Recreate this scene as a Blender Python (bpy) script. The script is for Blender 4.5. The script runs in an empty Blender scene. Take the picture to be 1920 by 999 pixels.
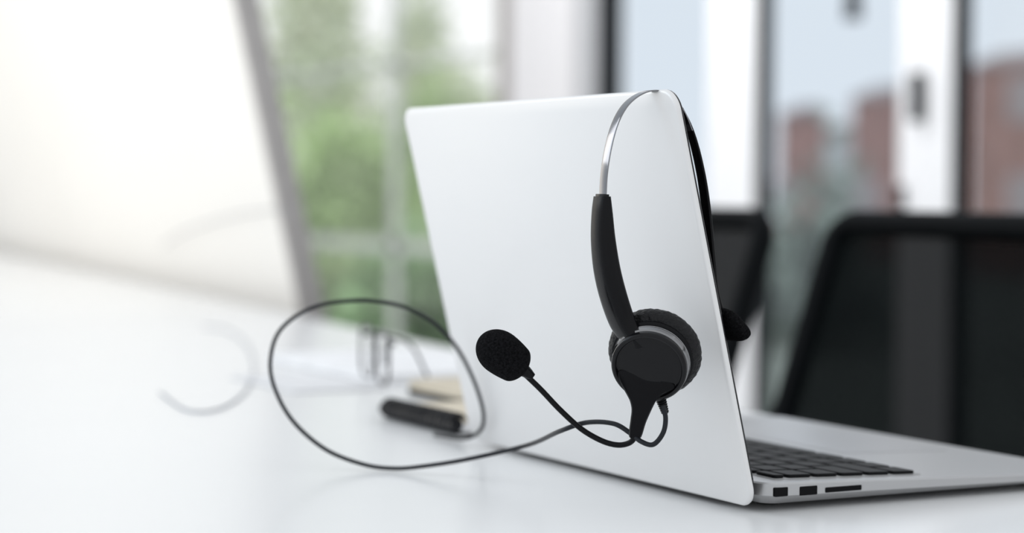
import bpy, bmesh, math, random
from mathutils import Vector as V, Matrix
random.seed(7)
S = bpy.context.scene
C = S.collection
T = .74                                   # table top height
# ------------------------------------------------------------------ camera (solved from the laptop's corners)
CAM = V((-.61208, -.8881, .16899 + T)); psi, pit, rho, FP = .48655, .03796, .00575, 3884.81
F = V((math.sin(psi)*math.cos(pit), math.cos(psi)*math.cos(pit), -math.sin(pit)))
r0 = V((math.cos(psi), -math.sin(psi), 0)); u0 = r0.cross(F)
R_ = r0*math.cos(rho) + u0*math.sin(rho); U_ = u0*math.cos(rho) - r0*math.sin(rho)
cd = bpy.data.cameras.new('camera'); co = bpy.data.objects.new('camera', cd); C.objects.link(co)
m = Matrix((R_, U_, -F)).transposed().to_4x4(); m.translation = CAM
co.matrix_world = m
cd.sensor_width = 36; cd.lens = FP/1920*36; cd.clip_start = .02; cd.clip_end = 300
S.camera = co
def ray(px, py): return F + R_*((px-960)/FP) + U_*((499.5-py)/FP)
def pl(px, py, p, n):
    d = ray(px, py); return CAM + d*((p-CAM).dot(n)/d.dot(n))
def tp(px, py, z=0): return pl(px, py, V((0,0,T+z)), V((0,0,1)))
def yp(px, py, y): return pl(px, py, V((0,y,0)), V((0,1,0)))
def dp(px, py, d): return CAM + ray(px, py)*d
def depth(p): return (V(p)-CAM).dot(F)
# ------------------------------------------------------------------ materials
def mat(name, col, rough=.5, metal=0., var=.04, scale=30, bump=0., bscale=200, spec=.5, coat=0., alpha=1.):
    m = bpy.data.materials.new(name); m.use_nodes = True; nt = m.node_tree; b = nt.nodes['Principled BSDF']
    tc = nt.nodes.new('ShaderNodeTexCoord'); nz = nt.nodes.new('ShaderNodeTexNoise'); nz.inputs['Scale'].default_value = scale
    nt.links.new(tc.outputs['Object'], nz.inputs['Vector'])
    rp = nt.nodes.new('ShaderNodeValToRGB'); e = rp.color_ramp.elements
    e[0].position = .3; e[1].position = .7
    e[0].color = (*[max(0, c*(1-var)) for c in col], 1); e[1].color = (*[min(1, c*(1+var)) for c in col], 1)
    nt.links.new(nz.outputs['Fac'], rp.inputs['Fac']); nt.links.new(rp.outputs['Color'], b.inputs['Base Color'])
    b.inputs['Roughness'].default_value = rough; b.inputs['Metallic'].default_value = metal
    b.inputs['Specular IOR Level'].default_value = spec; b.inputs['Coat Weight'].default_value = coat
    b.inputs['Alpha'].default_value = alpha
    if bump:
        n2 = nt.nodes.new('ShaderNodeTexNoise'); n2.inputs['Scale'].default_value = bscale; n2.inputs['Detail'].default_value = 4
        nt.links.new(tc.outputs['Object'], n2.inputs['Vector'])
        bp = nt.nodes.new('ShaderNodeBump'); bp.inputs['Strength'].default_value = bump; bp.inputs['Distance'].default_value = .002
        nt.links.new(n2.outputs['Fac'], bp.inputs['Height']); nt.links.new(bp.outputs['Normal'], b.inputs['Normal'])
    return m
M = dict(
 table=mat('white_laminate', (.83,.835,.84), .25, var=.008, scale=4),
 alu=mat('silver_lid', (.82,.815,.81), .42, .22, var=.01, scale=6),
 deck=mat('silver_deck', (.47,.47,.475), .32, .65, var=.015, scale=8),
 key=mat('black_key', (.007,.007,.008), .5, spec=.1), tray=mat('silver_tray', (.38,.38,.385), .5, .4),
 glass=mat('screen_glass', (.008,.008,.01), .12, spec=.2), port=mat('port_black', (.004,.004,.005), .5, spec=.1),
 pad=mat('trackpad', (.45,.45,.46), .3, .4), rubber=mat('rubber', (.02,.02,.02), .8),
 chrome=mat('polished_steel', (.22,.22,.23), .10, 1.), gloss=mat('glossy_black', (.004,.004,.005), .14, 0., spec=.24), ring=mat('dark_chrome', (.24,.24,.245), .10, 1.),
 plas=mat('black_plastic', (.005,.005,.006), .24, bump=.05, bscale=1500, spec=.13),
 matte=mat('satin_black', (.005,.005,.006), .34, bump=.04, bscale=1800, spec=.10),
 leather=mat('black_leatherette', (.006,.006,.007), .40, bump=1., bscale=380, spec=.24),
 foam=mat('black_foam', (.009,.009,.010), .95, bump=1., bscale=1100, spec=.04, var=.6, scale=900),
 cable=mat('dark_cable', (.014,.016,.02), .45, spec=.2),
 kraft=mat('cream_card', (.66,.59,.47), .85, var=.06, scale=60), paper=mat('white_paper', (.86,.86,.87), .8), sheet=mat('grey_white_sheet', (.76,.76,.77), .8),
 coil=mat('black_coil', (.008,.008,.010), .25, spec=.4), dark=mat('dark_band', (.02,.02,.022), .6, spec=.1),
 wire=mat('dark_wire', (.02,.022,.026), .35, .3), faint=mat('grey_cable', (.30,.31,.33), .6), pale=mat('pale_cable', (.42,.43,.46), .6),
 board=mat('pale_board', (.92,.895,.85), .45, var=.02, scale=1.2), frame=mat('grey_frame', (.44,.415,.40), .5, .1),
 chair=mat('black_chair', (.005,.006,.007), .6, spec=.05), mesh=mat('black_mesh', (.003,.004,.0045), .8, alpha=.966, spec=.01),
 white=mat('white_frame', (.90,.90,.91), .5), wall=mat('white_wall', (.82,.80,.80), .8), tan=mat('taupe_frame', (.36,.33,.31), .6),
 charcoal=mat('charcoal_finish', (.018,.020,.023), .6, spec=.1), greyf=mat('light_grey_frame', (.50,.50,.51), .6),
 sage=mat('pale_sage_bar', (.62,.65,.59), .6),
 floor=mat('grey_carpet', (.32,.32,.33), .95, var=.15, scale=80), ground=mat('grey_green_ground', (.24,.28,.25), .95, var=.2, scale=.6),
 leaf=mat('leaf_green', (.57,.73,.36), .7, var=.4, scale=1.2), leaf2=mat('leaf_pale', (.82,.93,.66), .7, var=.2, scale=1.),
 leaf3=mat('leaf_dark', (.38,.56,.28), .7, var=.4, scale=1.2), leaf4=mat('leaf_greyish', (.26,.32,.28), .8, var=.3, scale=1.), trunk=mat('bark', (.22,.18,.15), .9),
 brick=mat('red_brick', (.38,.21,.19), .9, var=.25, scale=1.5), roof=mat('dull_roof', (.30,.26,.27), .8), bw=mat('building_window', (.38,.33,.35), .4),
 concrete=mat('pale_concrete', (.60,.63,.67), .9))
def glassmat():
    m = bpy.data.materials.new('clear_pane'); m.use_nodes = True; nt = m.node_tree; nt.nodes.clear()
    o = nt.nodes.new('ShaderNodeOutputMaterial'); t = nt.nodes.new('ShaderNodeBsdfTransparent'); t.inputs[0].default_value = (.97,.98,.99,1)
    g = nt.nodes.new('ShaderNodeBsdfGlossy'); g.inputs['Roughness'].default_value = .03; x = nt.nodes.new('ShaderNodeMixShader'); x.inputs[0].default_value = .05
    nt.links.new(t.outputs[0], x.inputs[1]); nt.links.new(g.outputs[0], x.inputs[2]); nt.links.new(x.outputs[0], o.inputs[0]); return m
M['pane'] = glassmat()
# ------------------------------------------------------------------ mesh helpers
def rings(bm, rs, cap=True, closed=False):
    vs = [[bm.verts.new(p) for p in r] for r in rs]; n = len(rs[0])
    k = len(vs) if closed else len(vs)-1
    for i in range(k):
        a, b = vs[i], vs[(i+1) % len(vs)]
        for j in range(n): bm.faces.new((a[j], a[(j+1)%n], b[(j+1)%n], b[j]))
    if cap and not closed: bm.faces.new(vs[0][::-1]); bm.faces.new(vs[-1])
def rr(x0, x1, y0, y1, r, i=0, n=6):
    x0+=i; x1-=i; y0+=i; y1-=i; r = max(r-i, .0002); o = []
    for cx, cy, a in ((x1-r,y1-r,0),(x0+r,y1-r,90),(x0+r,y0+r,180),(x1-r,y0+r,270)):
        for k in range(n+1):
            t = math.radians(a+90*k/n); o.append((cx+r*math.cos(t), cy+r*math.sin(t)))
    return o
def slab(bm, x0, x1, y0, y1, r, z0, z1, b, f=lambda x,y,z: V((x,y,z))):
    rings(bm, [[f(x,y,z) for x,y in rr(x0,x1,y0,y1,r,i)] for i,z in ((b,z0),(0,z0+b),(0,z1-b),(b,z1))])
def box(bm, x0, x1, y0, y1, z0, z1, f=lambda x,y,z: V((x,y,z))):
    rings(bm, [[f(x,y,z) for x,y in ((x0,y0),(x1,y0),(x1,y1),(x0,y1))] for z in (z0,z1)])
def catmull(p, n=10, closed=False):
    p = [V(q) for q in p]; o = []; N = len(p)
    for i in range(N if closed else N-1):
        if closed: a,b,c,d = p[i-1],p[i],p[(i+1)%N],p[(i+2)%N]
        else: b,c = p[i],p[i+1]; a = p[i-1] if i else b*2-c; d = p[i+2] if i+2<N else c*2-b
        for k in range(n):
            t = k/n; o.append(.5*((2*b)+(c-a)*t+(2*a-5*b+4*c-d)*t*t+(3*b-a-3*c+d)*t**3))
    if not closed: o.append(p[-1])
    return o
def tube(bm, pts, r, seg=12, closed=False):
    N = len(pts); nrm = None; rs = []
    for i in range(N):
        t = (pts[(i+1)%N]-pts[i-1]) if closed else (pts[min(i+1,N-1)]-pts[max(i-1,0)])
        t.normalize()
        if nrm is None: nrm = t.orthogonal().normalized()
        nrm = (nrm - t*nrm.dot(t)).normalized(); b = t.cross(nrm)
        q = r(i/(N-1)) if callable(r) else r
        rs.append([pts[i]+(nrm*math.cos(2*math.pi*k/seg)+b*math.sin(2*math.pi*k/seg))*q for k in range(seg)])
    rings(bm, rs, closed=closed)
def sweep(bm, pts, dims, B=V((0,1,0)), seg=24, ex=.5):          # superellipse section, width along B
    N = len(pts); rs = []
    for i in range(N):
        t = (pts[min(i+1,N-1)]-pts[max(i-1,0)]).normalized(); n = t.cross(B).normalized(); w, h = dims(i/(N-1)); l = []
        for k in range(seg):
            a = 2*math.pi*k/seg; c, s = math.cos(a), math.sin(a)
            l.append(pts[i]+B*(w/2*math.copysign(abs(c)**ex, c))+n*(h/2*math.copysign(abs(s)**ex, s)))
        rs.append(l)
    rings(bm, rs)
def lathe(bm, o, ax, prof, seg=48):
    ax = ax.normalized(); e1 = ax.orthogonal().normalized(); e2 = ax.cross(e1)
    rings(bm, [[o+ax*s+(e1*math.cos(2*math.pi*k/seg)+e2*math.sin(2*math.pi*k/seg))*max(r,1e-5) for k in range(seg)] for s, r in prof])
def obj(name, bm, m, parent=None, org=(0,0,0), smooth=True):
    bmesh.ops.recalc_face_normals(bm, faces=bm.faces[:])
    bmesh.ops.translate(bm, vec=-V(org), verts=bm.verts[:])
    me = bpy.data.meshes.new(name); bm.to_mesh(me); bm.free(); me.materials.append(M[m])
    if smooth:
        for p in me.polygons: p.use_smooth = True
        me.set_sharp_from_angle(angle=.7)
    o = bpy.data.objects.new(name, me); C.objects.link(o)
    if parent: o.parent = parent
    else: o.location = org
    return o
def tag(o, label, cat, group=None):
    o['label'] = label; o['category'] = cat
    if group: o['group'] = group
    return o
def thing(name, label, cat, loc, group=None, rz=0):
    o = bpy.data.objects.new(name, None); o.empty_display_size = .05; C.objects.link(o); o.location = loc; o.rotation_euler = (0,0,rz)
    return tag(o, label, cat, group)
def struct(o): o['kind'] = 'structure'; return o
B = bmesh.new
up = V((0,0,1))
# ================================================================== LAPTOP
W, D, H, LEAN = .325, .244, .222, .23325
lo = (.1, .16, T)
lap = thing('laptop', 'open silver laptop with blank pale lid, headset hung over its corner', 'laptop', lo)
zt = lambda x: T+.016-.008*x/D
zb = lambda x: T+.003
bm = B()
lv = [(.012,lambda x:zb(x)),(.004,lambda x:zb(x)+.0012),(0,lambda x:zb(x)+.45*(zt(x)-zb(x))),(0,lambda x:zt(x)-.0008),(.0008,lambda x:zt(x))]
rings(bm, [[V((x,y,f(x))) for x,y in rr(.007,D,0,W,.012,i)] for i,f in lv])
base = obj('base', bm, 'deck', lap, lo)
top = lambda x,y,z: V((x,y,zt(x)+z))
KX0, KX1, KY0, KY1 = .022, .122, .012, .313
bm = B(); slab(bm, KX0, KX1, KY0, KY1, .004, .0, .0003, .0001, top); kb = obj('keyboard', bm, 'tray', lap, lo)
rows = [(.009, 14), (.0175, 14), (.0175, 14), (.0175, 13), (.0175, 12), (.0175, 0)]
x = KX0+.001; span = KY1-KY0-.003
for h, n in rows:
    if n == 14: ws = [1]*14
    elif n == 13: ws = [1.5]+[1]*11+[1.5]
    elif n == 12: ws = [2]+[1]*10+[2]
    else: ws = [1,1,1,1.25,5,1.25,1,1,1,.5]
    k = span/sum(ws); y = KY0+.0015
    for w in ws:
        bm = B(); slab(bm, x+.0012, x+h-.0012, y+.0015, y+w*k-.0015, .0018, .0004, .0021, .0004, top); obj('key', bm, 'key', kb, lo)
        y += w*k
    x += h
bm = B(); slab(bm, .142, .222, .11, .215, .004, .0, .0003, .0001, top); obj('trackpad', bm, 'pad', lap, lo)
for a, b in ((1452,1477),(1499,1532),(1547,1615)):
    xa, xb = yp(a,930,0).x, yp(b,928,0).x; zc = zb(0)+.62*(zt((xa+xb)/2)-zb(0)); hh = .0024 if b-a < 50 else .0014
    bm = B(); slab(bm, xa, xb, zc-hh, zc+hh, .0006, -.0004, .002, .0002, lambda x,y,z: V((x,z,y))); obj('port', bm, 'port', lap, lo)
bm = B(); tube(bm, [V((.0065,.03,T+.0095)),V((.0065,W-.03,T+.0095))], .0042, 16); obj('hinge', bm, 'rubber', lap, lo)
for fx, fy in ((.03,.03),(.03,W-.03),(D-.03,.03),(D-.03,W-.03)):
    bm = B(); lathe(bm, V((fx,fy,T)), V((0,0,1)), [(0,.006),(.003,.007)], 20); obj('foot', bm, 'rubber', lap, lo)
sl, cl = math.sin(LEAN), math.cos(LEAN)
lf = lambda u,v,n: V((-v*sl+n*cl, u, T+.003+v*cl+n*sl))
bm = B()
rings(bm, [[lf(u,v,n) for u,v in rr(0,W,0,H,.011,i,10)] for i,n in ((.0016,0),(.0006,.0004),(.0001,.0010),(0,.0022),(.0003,.0030))])
lid = obj('lid', bm, 'alu', lap, lo)
bm = B(); rings(bm, [[lf(u,v,n) for u,v in rr(.0003,W-.0003,.004,H-.0003,.011,i,10)] for i,n in ((.0002,.0028),(0,.0033),(.0004,.0042),(.0012,.0047))]); obj('screen', bm, 'glass', lid, lo)
def dlid(px, py): return depth(pl(px, py, lf(0,0,0), V((cl,0,sl))))
# ================================================================== HEADSET
YH = .018
ctr = yp(1228, 660, YH); dc = depth(ctr)
ho = (ctr.x, ctr.y, T+.02)
hs = thing('headset', 'black single-ear headset with foam microphone hanging over the silver laptop lid', 'headset', ho)
Pf = [(1130,375),(1133,325),(1141,275),(1154,230),(1172,198),(1196,178),(1222,170),(1246,175),(1264,190),(1280,215),(1292,245)]
path = catmull([yp(a,b,YH) for a,b in Pf], 8)
bm = B(); sweep(bm, path, lambda t: (.0068, .0008), ex=.3); obj('headband', bm, 'chrome', hs, ho)
Pr = [(1274,203),(1290,236),(1303,276),(1315,330),(1323,385),(1328,440),(1332,490),(1337,545),(1350,595)]
bm = B(); sweep(bm, catmull([yp(a,b,YH) for a,b in Pr], 8), lambda t: (.0062+.003*t, .0014+.0014*t), ex=.5); rear = obj('rear_arm', bm, 'plas', hs, ho)
bm = B(); sweep(bm, catmull([yp(1338,578,YH), yp(1352,598,YH), yp(1368,618,YH), yp(1380,636,YH)], 6), lambda t: (.034*math.sqrt(max(.05,1-(2*t-1)**4)), .008*math.sqrt(max(.05,1-(2*t-1)**4))), ex=.7)
obj('temple_pad', bm, 'foam', hs, ho)
AX = (R_*-.24 + U_*-.42 + F*-.87).normalized()
Pa = [(1129,368),(1129,400),(1131,450),(1138,505),(1150,555),(1166,602),(1180,630),(1188,648)]
pa = [yp(a,b,YH) for a,b in Pa]
pa[-1] = pl(1188, 648, ctr+AX*.0108, AX); pa[-2] = (pa[-2]*.4 + pl(1180,630, ctr+AX*.0108, AX)*.6)
def adim(t): return (.0125+.006*t, .0052+.005*math.sin(math.pi*min(1,t*1.05))+.0018*t)
bm = B(); sweep(bm, catmull(pa, 8), adim, ex=.6, seg=28); arm = obj('slider_arm', bm, 'plas', hs, ho)
bm = B(); p0 = yp(1129,371,YH); p1 = yp(1129.5,364,YH); sweep(bm, [p0,p1], lambda t: (.0100,.0036), ex=.5); obj('slider_cap', bm, 'gloss', arm, ho)
R1, r1 = .0165, .0078
prof = [(-.004,.004)]+[(-r1*.85*math.cos(a)*1.0, R1+r1*math.sin(a)) for a in [math.radians(q) for q in range(-40,181,12)]]+[(r1*.85,.004)]
bm = B(); lathe(bm, ctr, AX, prof, 160)
e1 = AX.orthogonal().normalized(); e2 = AX.cross(e1)
for v in bm.verts:
    d = v.co-ctr; s = d.dot(AX); q = d-AX*s; rad = q.length
    if rad > .012:
        a = math.atan2(q.dot(e2), q.dot(e1)); v.co += q.normalized()*(.00009*math.sin(a*47+300*s)+.00009*math.sin(a*31+1-500*s)+.00008*math.sin(a*9))
obj('ear_cushion', bm, 'leather', hs, ho)
bm = B(); lathe(bm, ctr, AX, [(.004,.010),(.0045,.0205),(.0075,.0212),(.0085,.0200)], 64); cup = obj('ear_cup', bm, 'plas', hs, ho)
bm = B(); lathe(bm, ctr, AX, [(.0082,.0182),(.0084,.0196),(.0098,.0201),(.0102,.0191),(.0106,.0191),(.0110,.0201),(.0134,.0199),(.0142,.0190)], 64); obj('swivel_ring', bm, 'ring', cup, ho)
bm = B(); lathe(bm, ctr, AX, [(.0138,.0182),(.0140,.0192),(.0148,.0195),(.0170,.0195),(.0180,.0189),(.0183,.0181),(.0180,.0173),(.0168,.0168),(.0166,.0165)]+[(.0166+.0014*(1-(r/.0168)**2), r) for r in (.014,.010,.006,.002,.0003)], 72); obj('outer_cap', bm, 'gloss', cup, ho)
# boom mount: fork swelling out of the cap and tapering to a stem
pp = ctr+AX*.0182
out = [(1158,702),(1163,694),(1182,694),(1210,702),(1240,711),(1262,720),(1264,728),(1252,735),(1240,742),(1230,752),(1221,770),(1211,793),(1203,818),(1195,824),(1184,822),(1179,815),(1182,787),(1184,768),(1181,752),(1174,738),(1164,720)]
def inset(pts, k):
    o = []; n = len(pts)
    for i in range(n):
        a = V((*pts[i-1],0)); c = V((*pts[(i+1)%n],0)); t = (c-a).normalized(); o.append((pts[i][0]-t.y*k, pts[i][1]+t.x*k))
    return o
out = [(p.x,p.y) for p in catmull([V((a,b,0)) for a,b in out], 4, True)]
def rise(a, b, h):
    t = min(1, max(0, (b-(.26*(a-1210)+702)+4)/34)); t = t*t*(3-2*t)
    return -.0012*(1-t) + h*t
bm = B()
rs = [[pl(a,b,pp+AX*-.004,AX) for a,b in out]]
for k, h in ((0,.0004),(.8,.0012),(2.6,.0018)):
    rs.append([pl(a,b,pp+AX*rise(a,b,h),AX) for a,b in inset(out,k)])
rings(bm, rs)
mount = obj('boom_mount', bm, 'matte', hs, ho)
bp = pp+AX*.0002
Pb = [(1191,800),(1190,818),(1180,830),(1158,834),(1128,826),(1090,804),(1050,768),(1012,728),(972,690)]
bm = B(); tube(bm, catmull([pl(a,b,bp,AX) for a,b in Pb], 10), .0015, 14); obj('boom', bm, 'plas', hs, ho)
ma = pl(899,632,bp,AX); mb = pl(985,696,bp,AX); L = (mb-ma).length; ax = (mb-ma).normalized()
prof = []
for k in range(41):
    t = .5-.5*math.cos(math.pi*k/40)
    rad = .0113*((1-(1-min(1,t/.45))**2.0)**.5 if t < .45 else 1-.26*((t-.45)/.55)**1.8)
    if t > .82: rad *= math.sqrt(max(.10, 1-((t-.82)/.18)**2*.9))
    prof.append((L*t, rad))
bm = B(); lathe(bm, ma, ax, prof, 48)
mic = obj('microphone_foam', bm, 'foam', hs, ho)
bm = B(); lathe(bm, mb-ax*.004, ax, [(0,.0032),(.0035,.0034),(.006,.0028),(.009,.0018)], 20); obj('microphone_collar', bm, 'plas', mic, ho)
sp = ctr+AX*.008
ra, rb = pl(1236,738,sp,AX), pl(1248,776,sp,AX)
pr = []
for k in range(9): pr.append(((rb-ra).length*k/9, .0032-.0012*k/9)); pr.append(((rb-ra).length*(k+.6)/9, .0026-.0010*k/9))
bm = B(); lathe(bm, ra, (rb-ra), pr, 20); obj('strain_relief', bm, 'plas', hs, ho)
q0 = depth(sp)
Pc = [(1243,760,q0),(1248,785,q0),(1243,812,q0),(1225,833,q0+.002),(1203,828,q0+.006),(1182,812,q0+.012),(1150,794,q0+.018),(1100,792,q0+.03),(1050,808,q0+.04),(990,834,1.18),(880,860,1.205),(800,873,1.22),(740,878,1.23),(680,870,1.235),(610,842,1.24),(550,790,1.25),(516,730,1.26),(507,675,1.27),(526,618,1.285),(585,577,1.295),(670,563,1.305),(750,573,1.31),(810,602,1.315),(855,650,1.32),(885,705,1.325),(904,760,1.325),(906,795,1.33),(892,814,1.34),(866,822,1.355),(815,815,1.39)]
pts_c = []
for a,b,d in Pc:
    if a > 830 and b < 830 and a < 920: d = min(d, dlid(a,b)-.010)
    pts_c.append(dp(a,b,d))
bm = B(); tube(bm, catmull(pts_c, 10), .0013, 12); obj('cord', bm, 'cable', hs, ho)
# ================================================================== TABLE (its long edge is a few degrees off the laptop's)
ta = math.atan(.1)
tb = thing('conference_table', 'long white laminate conference table under the laptop', 'table', (.245,0,0), None, -ta)
bm = B(); slab(bm, -1.5, 0, -1.5, 5.2, .02, T-.03, T, .002); obj('table_top', bm, 'table', tb)
for lx, ly in ((-1.4,-1.4),(-.12,-1.4),(-1.4,5.05),(-.12,5.05)):
    bm = B(); slab(bm, lx-.03, lx+.03, ly-.03, ly+.03, .006, 0, T-.03, .002); obj('leg', bm, 'white', tb)
# ================================================================== STATIONERY
def notebook(name, label, x0, x1, y0, y1, coil):
    o = (x0, (y0+y1)/2, T); n = thing(name, label, 'notebook', o, 'cream notebooks beside the laptop')
    off = .007 if coil else 0
    z0 = T+.0005; zc = .0012 if coil else .004; rc = .006 if coil else .03
    bm = B(); slab(bm, x0+off, x1, y0, y1, rc, z0, z0+zc, .0003); obj('back_cover', bm, 'dark', n, o)
    bm = B(); slab(bm, x0+off+.001, x1-.001, y0+.001, y1-.001, rc-.001, z0+zc, z0+.008, .0003); obj('pages', bm, 'paper' if coil else 'kraft', n, o)
    bm = B(); slab(bm, x0+off, x1, y0, y1, rc, z0+.008, z0+.0096, .0004); obj('front_cover', bm, 'kraft', n, o)
    if coil:
        bm = B(); tube(bm, [V((x0+.005,y0+.001,z0+.0068)), V((x0+.005,y1-.001,z0+.0068))], .0050, 14); obj('spine', bm, 'coil', n, o)
        pts = []; turns = 16
        for k in range(turns*14+1):
            a = 2*math.pi*k/14; pts.append(V((x0+.0065+.0066*math.cos(a), y0+.002+(y1-y0-.004)*k/(turns*14), z0+.0076+.0066*math.sin(a))))
        bm = B(); tube(bm, pts, .0012, 8); obj('spiral_binding', bm, 'coil', n, o)
notebook('notebook', 'small cream notebook with black spiral binding beside the laptop', .008, .118, .372, .492, True)
notebook('notebook', 'cream covered notebook with dark edge lying beyond the spiral-bound one', .102, .235, .525, .665, False)
o = (.2,.86,T); n = tag(obj('notepad', (lambda b: (slab(b, .115,.285,.73,.99,.004,T+.0004,T+.008,.0005), b)[1])(B()), 'paper', None, o), 'white notepad lying under the wire-rimmed eyeglasses', 'notepad')
o = (.06,.76,T); n = tag(obj('paper_sheet', (lambda b: (slab(b, .02,.105,.69,.84,.002,T+.0003,T+.0016,.0003), b)[1])(B()), 'sheet', None, o), 'loose pale paper sheet left of the white notepad', 'paper')
gc = tp(702, 716, .008); go = (gc.x, gc.y, T+.008)
gl = thing('eyeglasses', 'folded thin dark wire eyeglasses on the white notepad', 'glasses', go)
wd = V((math.sin(psi-.26), math.cos(psi-.26), 0)); fd = V((wd.y, -wd.x, 0)); c0 = gc+up*.0235
for s in (-1,1):
    lp = [c0+wd*(s*.033+.026*math.copysign(abs(math.cos(a))**.55, math.cos(a)))+up*(.0215*math.copysign(abs(math.sin(a))**.55, math.sin(a))) for a in [2*math.pi*k/32 for k in range(32)]]
    bm = B(); tube(bm, lp, .0013, 8, True); obj('rim', bm, 'wire', gl, go)
    h = c0+wd*(s*.061)+up*.012
    bm = B(); tube(bm, catmull([h, h+fd*(.008+.004*s), h+fd*(.014+.006*s)-wd*s*.03, h+fd*(.020+.006*s)-wd*s*.085-up*.004, h+fd*(.026+.006*s)-wd*s*.118-up*.026], 8), .0013, 8); obj('temple', bm, 'wire', gl, go)
bm = B(); tube(bm, catmull([c0-wd*.008+up*.006, c0+up*.010-fd*.002, c0+wd*.008+up*.006], 6), .0012, 8); obj('bridge', bm, 'wire', gl, go)
cp = [tp(a,b,.001) for a,b in ((300,735),(350,768),(410,766),(458,735),(476,690),(462,645),(425,618),(380,612))]
bm = B(); tube(bm, catmull(cp,8), .0009, 8); tag(obj('cable', bm, 'pale', None, tuple(cp[0])), 'faint pale cable curled on the table left of the headset cord', 'cable')
# ================================================================== TILTED BOARD on stand
E = tp(516, 584); E = V((E.x+.055, E.y, T)); bd = V((math.sin(ta), math.cos(ta), 0)); bn = V((-bd.y, bd.x, 0)); tl = math.radians(12.5)
vup = up*math.cos(tl)+bn*math.sin(tl); vn = bn*math.cos(tl)-up*math.sin(tl)
bf = lambda s,v,n: E+bd*s+vup*v+vn*n
bo = bf(1.1,0,-.2); bo = (bo.x, bo.y, 0)
br = thing('whiteboard', 'large pale tilted whiteboard with grey frame standing behind the table', 'whiteboard', bo)
BL = 3.4
bm = B(); box(bm, .008, BL-.008, -.08, .99, -.006, .006, bf); obj('board_panel', bm, 'board', br, bo)
bm = B()
for s0,s1,v0,v1 in ((0,.018,-.09,1.0),(BL-.014,BL,-.09,1.0),(.018,BL-.014,-.09,-.075),(.018,BL-.014,.985,1.0)): box(bm, s0, s1, v0, v1, -.017, .015, bf)
obj('frame', bm, 'frame', br, bo)
for s in (.6, 2.6):
    a, b = bf(s,.5,-.03), bf(s,-.085,-.03)
    bm = B(); tube(bm, [a, a*.5+b*.5, b, V((b.x+.01,b.y,b.z-.06)), V((b.x+.012,b.y,.02))], .014, 12); obj('post', bm, 'frame', br, bo)
    bm = B(); box(bm, b.x-.01, b.x+.45, b.y-.02, b.y+.02, 0, .04); obj('foot', bm, 'frame', br, bo)
bp0 = bf(0,0,.0185)
cp = [pl(a,b,bp0,vn) for a,b in ((548,402),(540,392),(505,394),(450,402),(390,418),(335,440),(305,462))]
bm = B(); tube(bm, catmull(cp,8), .0010, 8); tag(obj('cable', bm, 'faint', None, tuple(cp[0])), 'thin grey cable hooked over the edge of the pale whiteboard', 'cable')
# ================================================================== CHAIRS
def chair(label, x, y):
    root = thing('office_chair', label, 'chair', (x,y,0), 'mesh office chairs along the table')
    bm = B(); slab(bm, -.22, .24, -.23, .23, .07, .42, .48, .02); obj('seat', bm, 'chair', root)
    lean = math.radians(19)
    def bk(s,v,n): return V((.33+(v-.40)*math.sin(lean)+n*math.cos(lean)-.15*s*s, s, .885+(v-.40)*math.cos(lean)-n*math.sin(lean)))
    lp = [bk(a,b,0) for a,b in rr(-.225,.225,.012,.388,.03,0,6)]
    bm = B(); tube(bm, lp, .014, 10, True); obj('back_frame', bm, 'chair', root)
    bm = B(); nx, ny = 16, 14
    g = [[bm.verts.new(bk(-.222+.444*i/nx, .015+.37*j/ny, 0)) for i in range(nx+1)] for j in range(ny+1)]
    for j in range(ny):
        for i in range(nx): bm.faces.new((g[j][i],g[j][i+1],g[j+1][i+1],g[j+1][i]))
    obj('back_mesh', bm, 'mesh', root)
    bm = B(); tube(bm, catmull([V((.02,0,.41)), V((.20,0,.40)), bk(0,-.05,.02), bk(0,.012,.006)], 8), .022, 12); obj('back_support', bm, 'chair', root)
    bm = B(); tube(bm, [V((0,0,.10)),V((0,0,.42))], .025, 16); obj('gas_lift', bm, 'chair', root)
    for k in range(5):
        a = 2*math.pi*k/5+.3; d = V((math.cos(a), math.sin(a), 0))
        bm = B(); tube(bm, [V((0,0,.11)), d*.15+V((0,0,.095)), d*.29+V((0,0,.075))], lambda t: .022-.008*t, 10); l = obj('leg', bm, 'chair', root)
        e = V((-d.y,d.x,0)); bm = B(); lathe(bm, d*.285+V((0,0,.03))-e*.012, e, [(0,.024),(.002,.03),(.022,.03),(.024,.024)], 20); obj('caster', bm, 'rubber', l)
chair('black mesh office chair at the right, nearest beyond the keyboard', .44, .715)
chair('black mesh office chair mostly hidden behind the laptop lid', .44, 1.30)
# ================================================================== WINDOW WALL
XW = 2.6
def yp_x(px): return pl(px, 354, V((XW,0,0)), V((1,0,0))).y
def wbox(bm, pa, pb, z0, z1, x0=0, x1=.035): box(bm, XW+x0, XW+x1, yp_x(pb), yp_x(pa), z0, z1)
ZT = 2.55
bm = B(); box(bm, -2.4, XW+.12, -2.5, 12.5, -.1, 0); struct(obj('floor', bm, 'floor', None, (0,0,0), False))
bm = B()
wbox(bm, 956, 1072, 0, ZT, 0, .10)
box(bm, XW, XW+.10, -2.5, 12.5, ZT, 2.9)
box(bm, XW, XW+.10, 9.5, 12.5, 0, ZT)
box(bm, XW, XW+.10, -2.5, .9, 0, ZT)
struct(obj('wall_right', bm, 'wall', None, (0,0,0), False))
Yl = 9.5
w1 = thing('window_1', 'tall garden window left of the white pillar', 'window', (XW, 7, 0)); struct(w1); wo = (XW,7,0)
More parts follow.
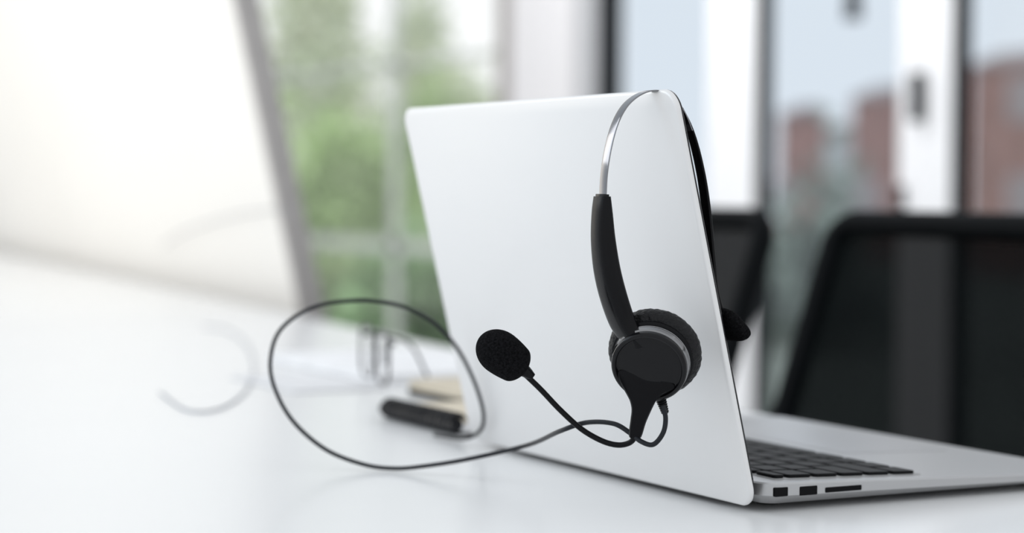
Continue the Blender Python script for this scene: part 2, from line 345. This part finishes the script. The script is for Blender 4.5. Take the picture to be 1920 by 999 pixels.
bm = B(); wbox(bm, 930, 956, 0, ZT, 0, .05); box(bm, XW, XW+.05, Yl-.06, Yl, 0, ZT); box(bm, XW, XW+.05, yp_x(930), Yl, 0, .08); box(bm, XW, XW+.05, yp_x(930), Yl, ZT-.08, ZT); obj('window_frame', bm, 'tan', w1, wo, False)
bm = B(); wbox(bm, 731, 744, .08, ZT-.08, .0, .015)
for yy, hh in ((470,.022),(108,.012)):
    z = .909-(yy-352)/FP*7.2; box(bm, XW, XW+.015, yp_x(930), Yl, z-hh, z+hh)
obj('mullion', bm, 'sage', w1, wo, False)
bm = B(); box(bm, XW+.015, XW+.02, yp_x(930), Yl-.06, .08, ZT-.08); obj('pane', bm, 'pane', w1, wo, False)
def wall_slab(px, hw, y0, y1, x0=-.035):
    c = yp_x(px); dd = depth((XW, c, .9)); z0 = .909-(y1-356)/FP*dd; z1 = .909-(y0-356)/FP*dd
    bm = B(); slab(bm, c-hw, c+hw, z0, z1, min(.01,hw*.6), x0, 0, .004, lambda a,b,q: V((XW+q, a, b))); return bm
def door(n, label, stile, dark, pane, fm='white'):
    d = thing('door_%d' % n, label, 'door', (XW, yp_x(pane[0]), 0)); struct(d); o = (XW, yp_x(pane[0]), 0)
    bm = B(); wbox(bm, stile[0], stile[1], 0, ZT); wbox(bm, stile[0], pane[1], 0, .10); wbox(bm, stile[0], pane[1], ZT-.1, ZT); obj('door_frame', bm, fm, d, o, False)
    bm = B(); box(bm, XW-.003, XW+.046, yp_x(stile[1])-.012, yp_x(stile[1])-.0005, 0, ZT); obj('dark_edge', bm, 'charcoal', d, o, False)  # dark strip covering the right-hand side of the stile
    bm = B(); wbox(bm, dark[1], pane[1], .1, ZT-.1, .015, .02); obj('pane', bm, 'pane', d, o, False)
    return d, o
door(1, 'glazed sliding door beside the white pillar', (1078,1118), (1118,1165), (1165,1330), 'greyf')
bm = B(); wbox(bm, 1119, 1150, 0, ZT, .0, .03); struct(tag(obj('trim_1', bm, 'charcoal', None, (0,0,0), False), 'dark vertical trim beside the grey door frame', 'trim'))
door(2, 'middle glazed door behind the chairs', (1326,1416), (1416,1440), (1440,1686))
d3, o3 = door(3, 'glazed door with dark handle at the far right', (1684,1784), (1784,1810), (1810,2150))
obj('handle', wall_slab(1727, .012, 135, 228), 'charcoal', d3, o3); obj('lock', wall_slab(1694, .008, 348, 392, -.02), 'charcoal', d3, o3)
# dark pendant hanging from the lintel
pc = V((XW+.06, yp_x(1560), 0)); zp = .909+(356-38)/FP*depth((pc.x,pc.y,1.2))
po = (pc.x, pc.y, zp); pdn = thing('pendant_lamp', 'small dark pendant lamp hanging before the middle door glass', 'lamp', po)
bm = B(); lathe(bm, V((pc.x,pc.y,zp)), up, [(0,.020),(.005,.024),(.08,.020),(.11,.008)], 24); obj('lamp_shade', bm, 'charcoal', pdn, po)
bm = B(); tube(bm, [V((pc.x,pc.y,zp+.10)), V((pc.x,pc.y,ZT))], .003, 8); obj('suspension_cord', bm, 'charcoal', pdn, po)
# ================================================================== OUTSIDE
bm = B(); box(bm, XW+.12, 90, -20, 120, -1.3, -1.2); struct(obj('ground', bm, 'ground', None, (0,0,0), False))
def tree(label, px, X, ytop, ybot, wpx, mats, n=1500, leaf=.10):
    c = pl(px, (ytop+ybot)/2, V((X,0,0)), V((1,0,0))); d = depth(c); rw = wpx/2/FP*d; rh = (ybot-ytop)/2/FP*d
    o = (c.x, c.y, -1.2); t = thing('tree', label, 'tree', o, 'trees outside the garden window')
    bm = B()
    cl = [(V((random.gauss(0,1),random.gauss(0,1),random.gauss(0,1))).normalized()*random.random()**.5, random.uniform(.25,.5)) for _ in range(30)]
    for k in range(n):
        q, s_ = random.choice(cl); a = q*.85+V((random.gauss(0,1),random.gauss(0,1),random.gauss(0,1)))*s_*.55
        p = c+V((a.x*min(rw,1.2), a.y*rw, a.z*rh)); q = V((random.gauss(0,1),random.gauss(0,1),random.gauss(0,1))).normalized(); e = q.orthogonal().normalized(); g = q.cross(e); s = leaf*random.uniform(.6,1.4)
        if p.z < -1.0: continue
        bm.faces.new([bm.verts.new(p+e*s), bm.verts.new(p+g*s*.6), bm.verts.new(p-e*s), bm.verts.new(p-g*s*.6)])
    obj('crown', bm, mats, t, o, False)
    bm = B(); tube(bm, [V((c.x,c.y,-1.2)), V((c.x+.05,c.y,-.6)), V((c.x,c.y,max(c.z,-.4)))], lambda q: .10-.06*q, 8); obj('trunk', bm, 'trunk', t, o)
tree('pale green tree highest behind the left window pane', 600, 14, -200, 420, 420, 'leaf2', 2600, .15)
tree('mid green bushy tree in the middle of the window', 655, 10.5, 190, 640, 340, 'leaf', 2600, .12)
tree('dark green shrub low against the window bottom', 770, 5.5, 470, 720, 260, 'leaf3', 1800, .08)
tree('leafy green tree just left of the laptop corner', 800, 17, 140, 560, 300, 'leaf', 2600, .15)
tree('low green shrub beside the grey board frame', 600, 7.5, 480, 720, 260, 'leaf', 1800, .09)
tree('pale leafy tree partly hidden by the laptop top', 870, 20, 120, 420, 220, 'leaf2', 2000, .16)
tree('tall slim pale tree right of the window bar', 785, 24, -60, 330, 120, 'leaf2', 1400, .16)
tree('greyish green tree low in the middle door glass', 1530, 16, 320, 800, 300, 'leaf4', 1600, .15)
def building(label, pxa, pxb, X, ytop, bmat='brick'):
    a = pl(pxa, ytop, V((X,0,0)), V((1,0,0))); b = pl(pxb, ytop, V((X,0,0)), V((1,0,0))); zt_ = a.z; y0, y1 = b.y, a.y
    o = (X, (y0+y1)/2, -1.2); t = thing('building', label, 'building', o, 'houses outside')
    bm = B(); box(bm, X, X+1.5, y0, y1, -1.2, zt_); obj('wall', bm, bmat, t, o, False)
    bm = B(); rings(bm, [[V((X-.1,y,zt_)),V((X+1.6,y,zt_)),V((X+1,y,zt_+.4))] for y in (y0-.1,y1+.1)]); obj('roof', bm, 'roof', t, o, False)
    k = max(1, int((y1-y0)/2.2))
    for i in range(k):
        yc = y0+(i+.5)*(y1-y0)/k
        for z in (.2, 2.6):
            if z+1.3 < zt_: bm = B(); box(bm, X-.05, X+.02, yc-.7, yc+.7, z, z+1.1); obj('window', bm, 'bw', t, o, False)
building('brick house seen through the right-hand door glass', 1822, 2050, 34, 125)
building('brick house seen through the middle door glass', 1598, 1650, 38, 185)
building('smaller brick house left of the middle door glass', 1462, 1488, 46, 215)
building('pale grey house between the two brick houses', 1500, 1600, 56, 250, 'concrete')
# ================================================================== LIGHT
w = bpy.data.worlds.new('overcast'); S.world = w; w.use_nodes = True; nt = w.node_tree; bg = nt.nodes['Background']
tc = nt.nodes.new('ShaderNodeTexCoord'); sx = nt.nodes.new('ShaderNodeSeparateXYZ')
rp = nt.nodes.new('ShaderNodeValToRGB'); el = rp.color_ramp.elements
el[0].color = (.88,.91,.94,1); el[0].position = .70
el[1].color = (1.08,1.08,1.06,1); el[1].position = .885
e_ = el.new(.74); e_.color = (.74,.81,.88,1)
e_ = el.new(.86); e_.color = (.74,.81,.88,1)
nt.links.new(tc.outputs['Generated'], sx.inputs[0]); nt.links.new(sx.outputs['Y'], rp.inputs['Fac']); nt.links.new(rp.outputs['Color'], bg.inputs['Color']); bg.inputs['Strength'].default_value = 1.03
def area(name, loc, tgt, size, e, col):
    l = bpy.data.lights.new(name, 'AREA'); l.size = size; l.energy = e; l.color = col; o = bpy.data.objects.new(name, l); C.objects.link(o)
    o.location = loc; o.rotation_euler = (V(tgt)-V(loc)).to_track_quat('-Z','Y').to_euler()
area('left_fill', (-1.7, 2.4, 2.0), (-.2,1.4,T), 1.2, 13, (.95,.97,1))  # added fill from an unseen source, brightens the left of the table
area('blue_fill', (-1.4, .6, 1.6), (-.6,.8,T), .7, 3.2, (.62,.82,1))  # added light for the blue glow on the near-left table
area('warm_fill', (-1.5, 3.4, 1.2), (.6,3.3,.82), 1.6, 11, (1,.91,.77))  # added warm fill that turns the board cream, no lamp stands there
area('wall_fill', (1.3, 3.6, 2.5), (XW,4.0,1.0), 1.2, 34, (.97,.98,1))  # added fill to whiten the frames and pillar, not a ceiling fixture
# ------------------------------------------------------------------ lens
cd.dof.use_dof = True; cd.dof.focus_distance = dc-.01; cd.dof.aperture_fstop = 4.4
S.view_settings.view_transform = 'Standard'; S.view_settings.look = 'None'; S.view_settings.exposure = 0
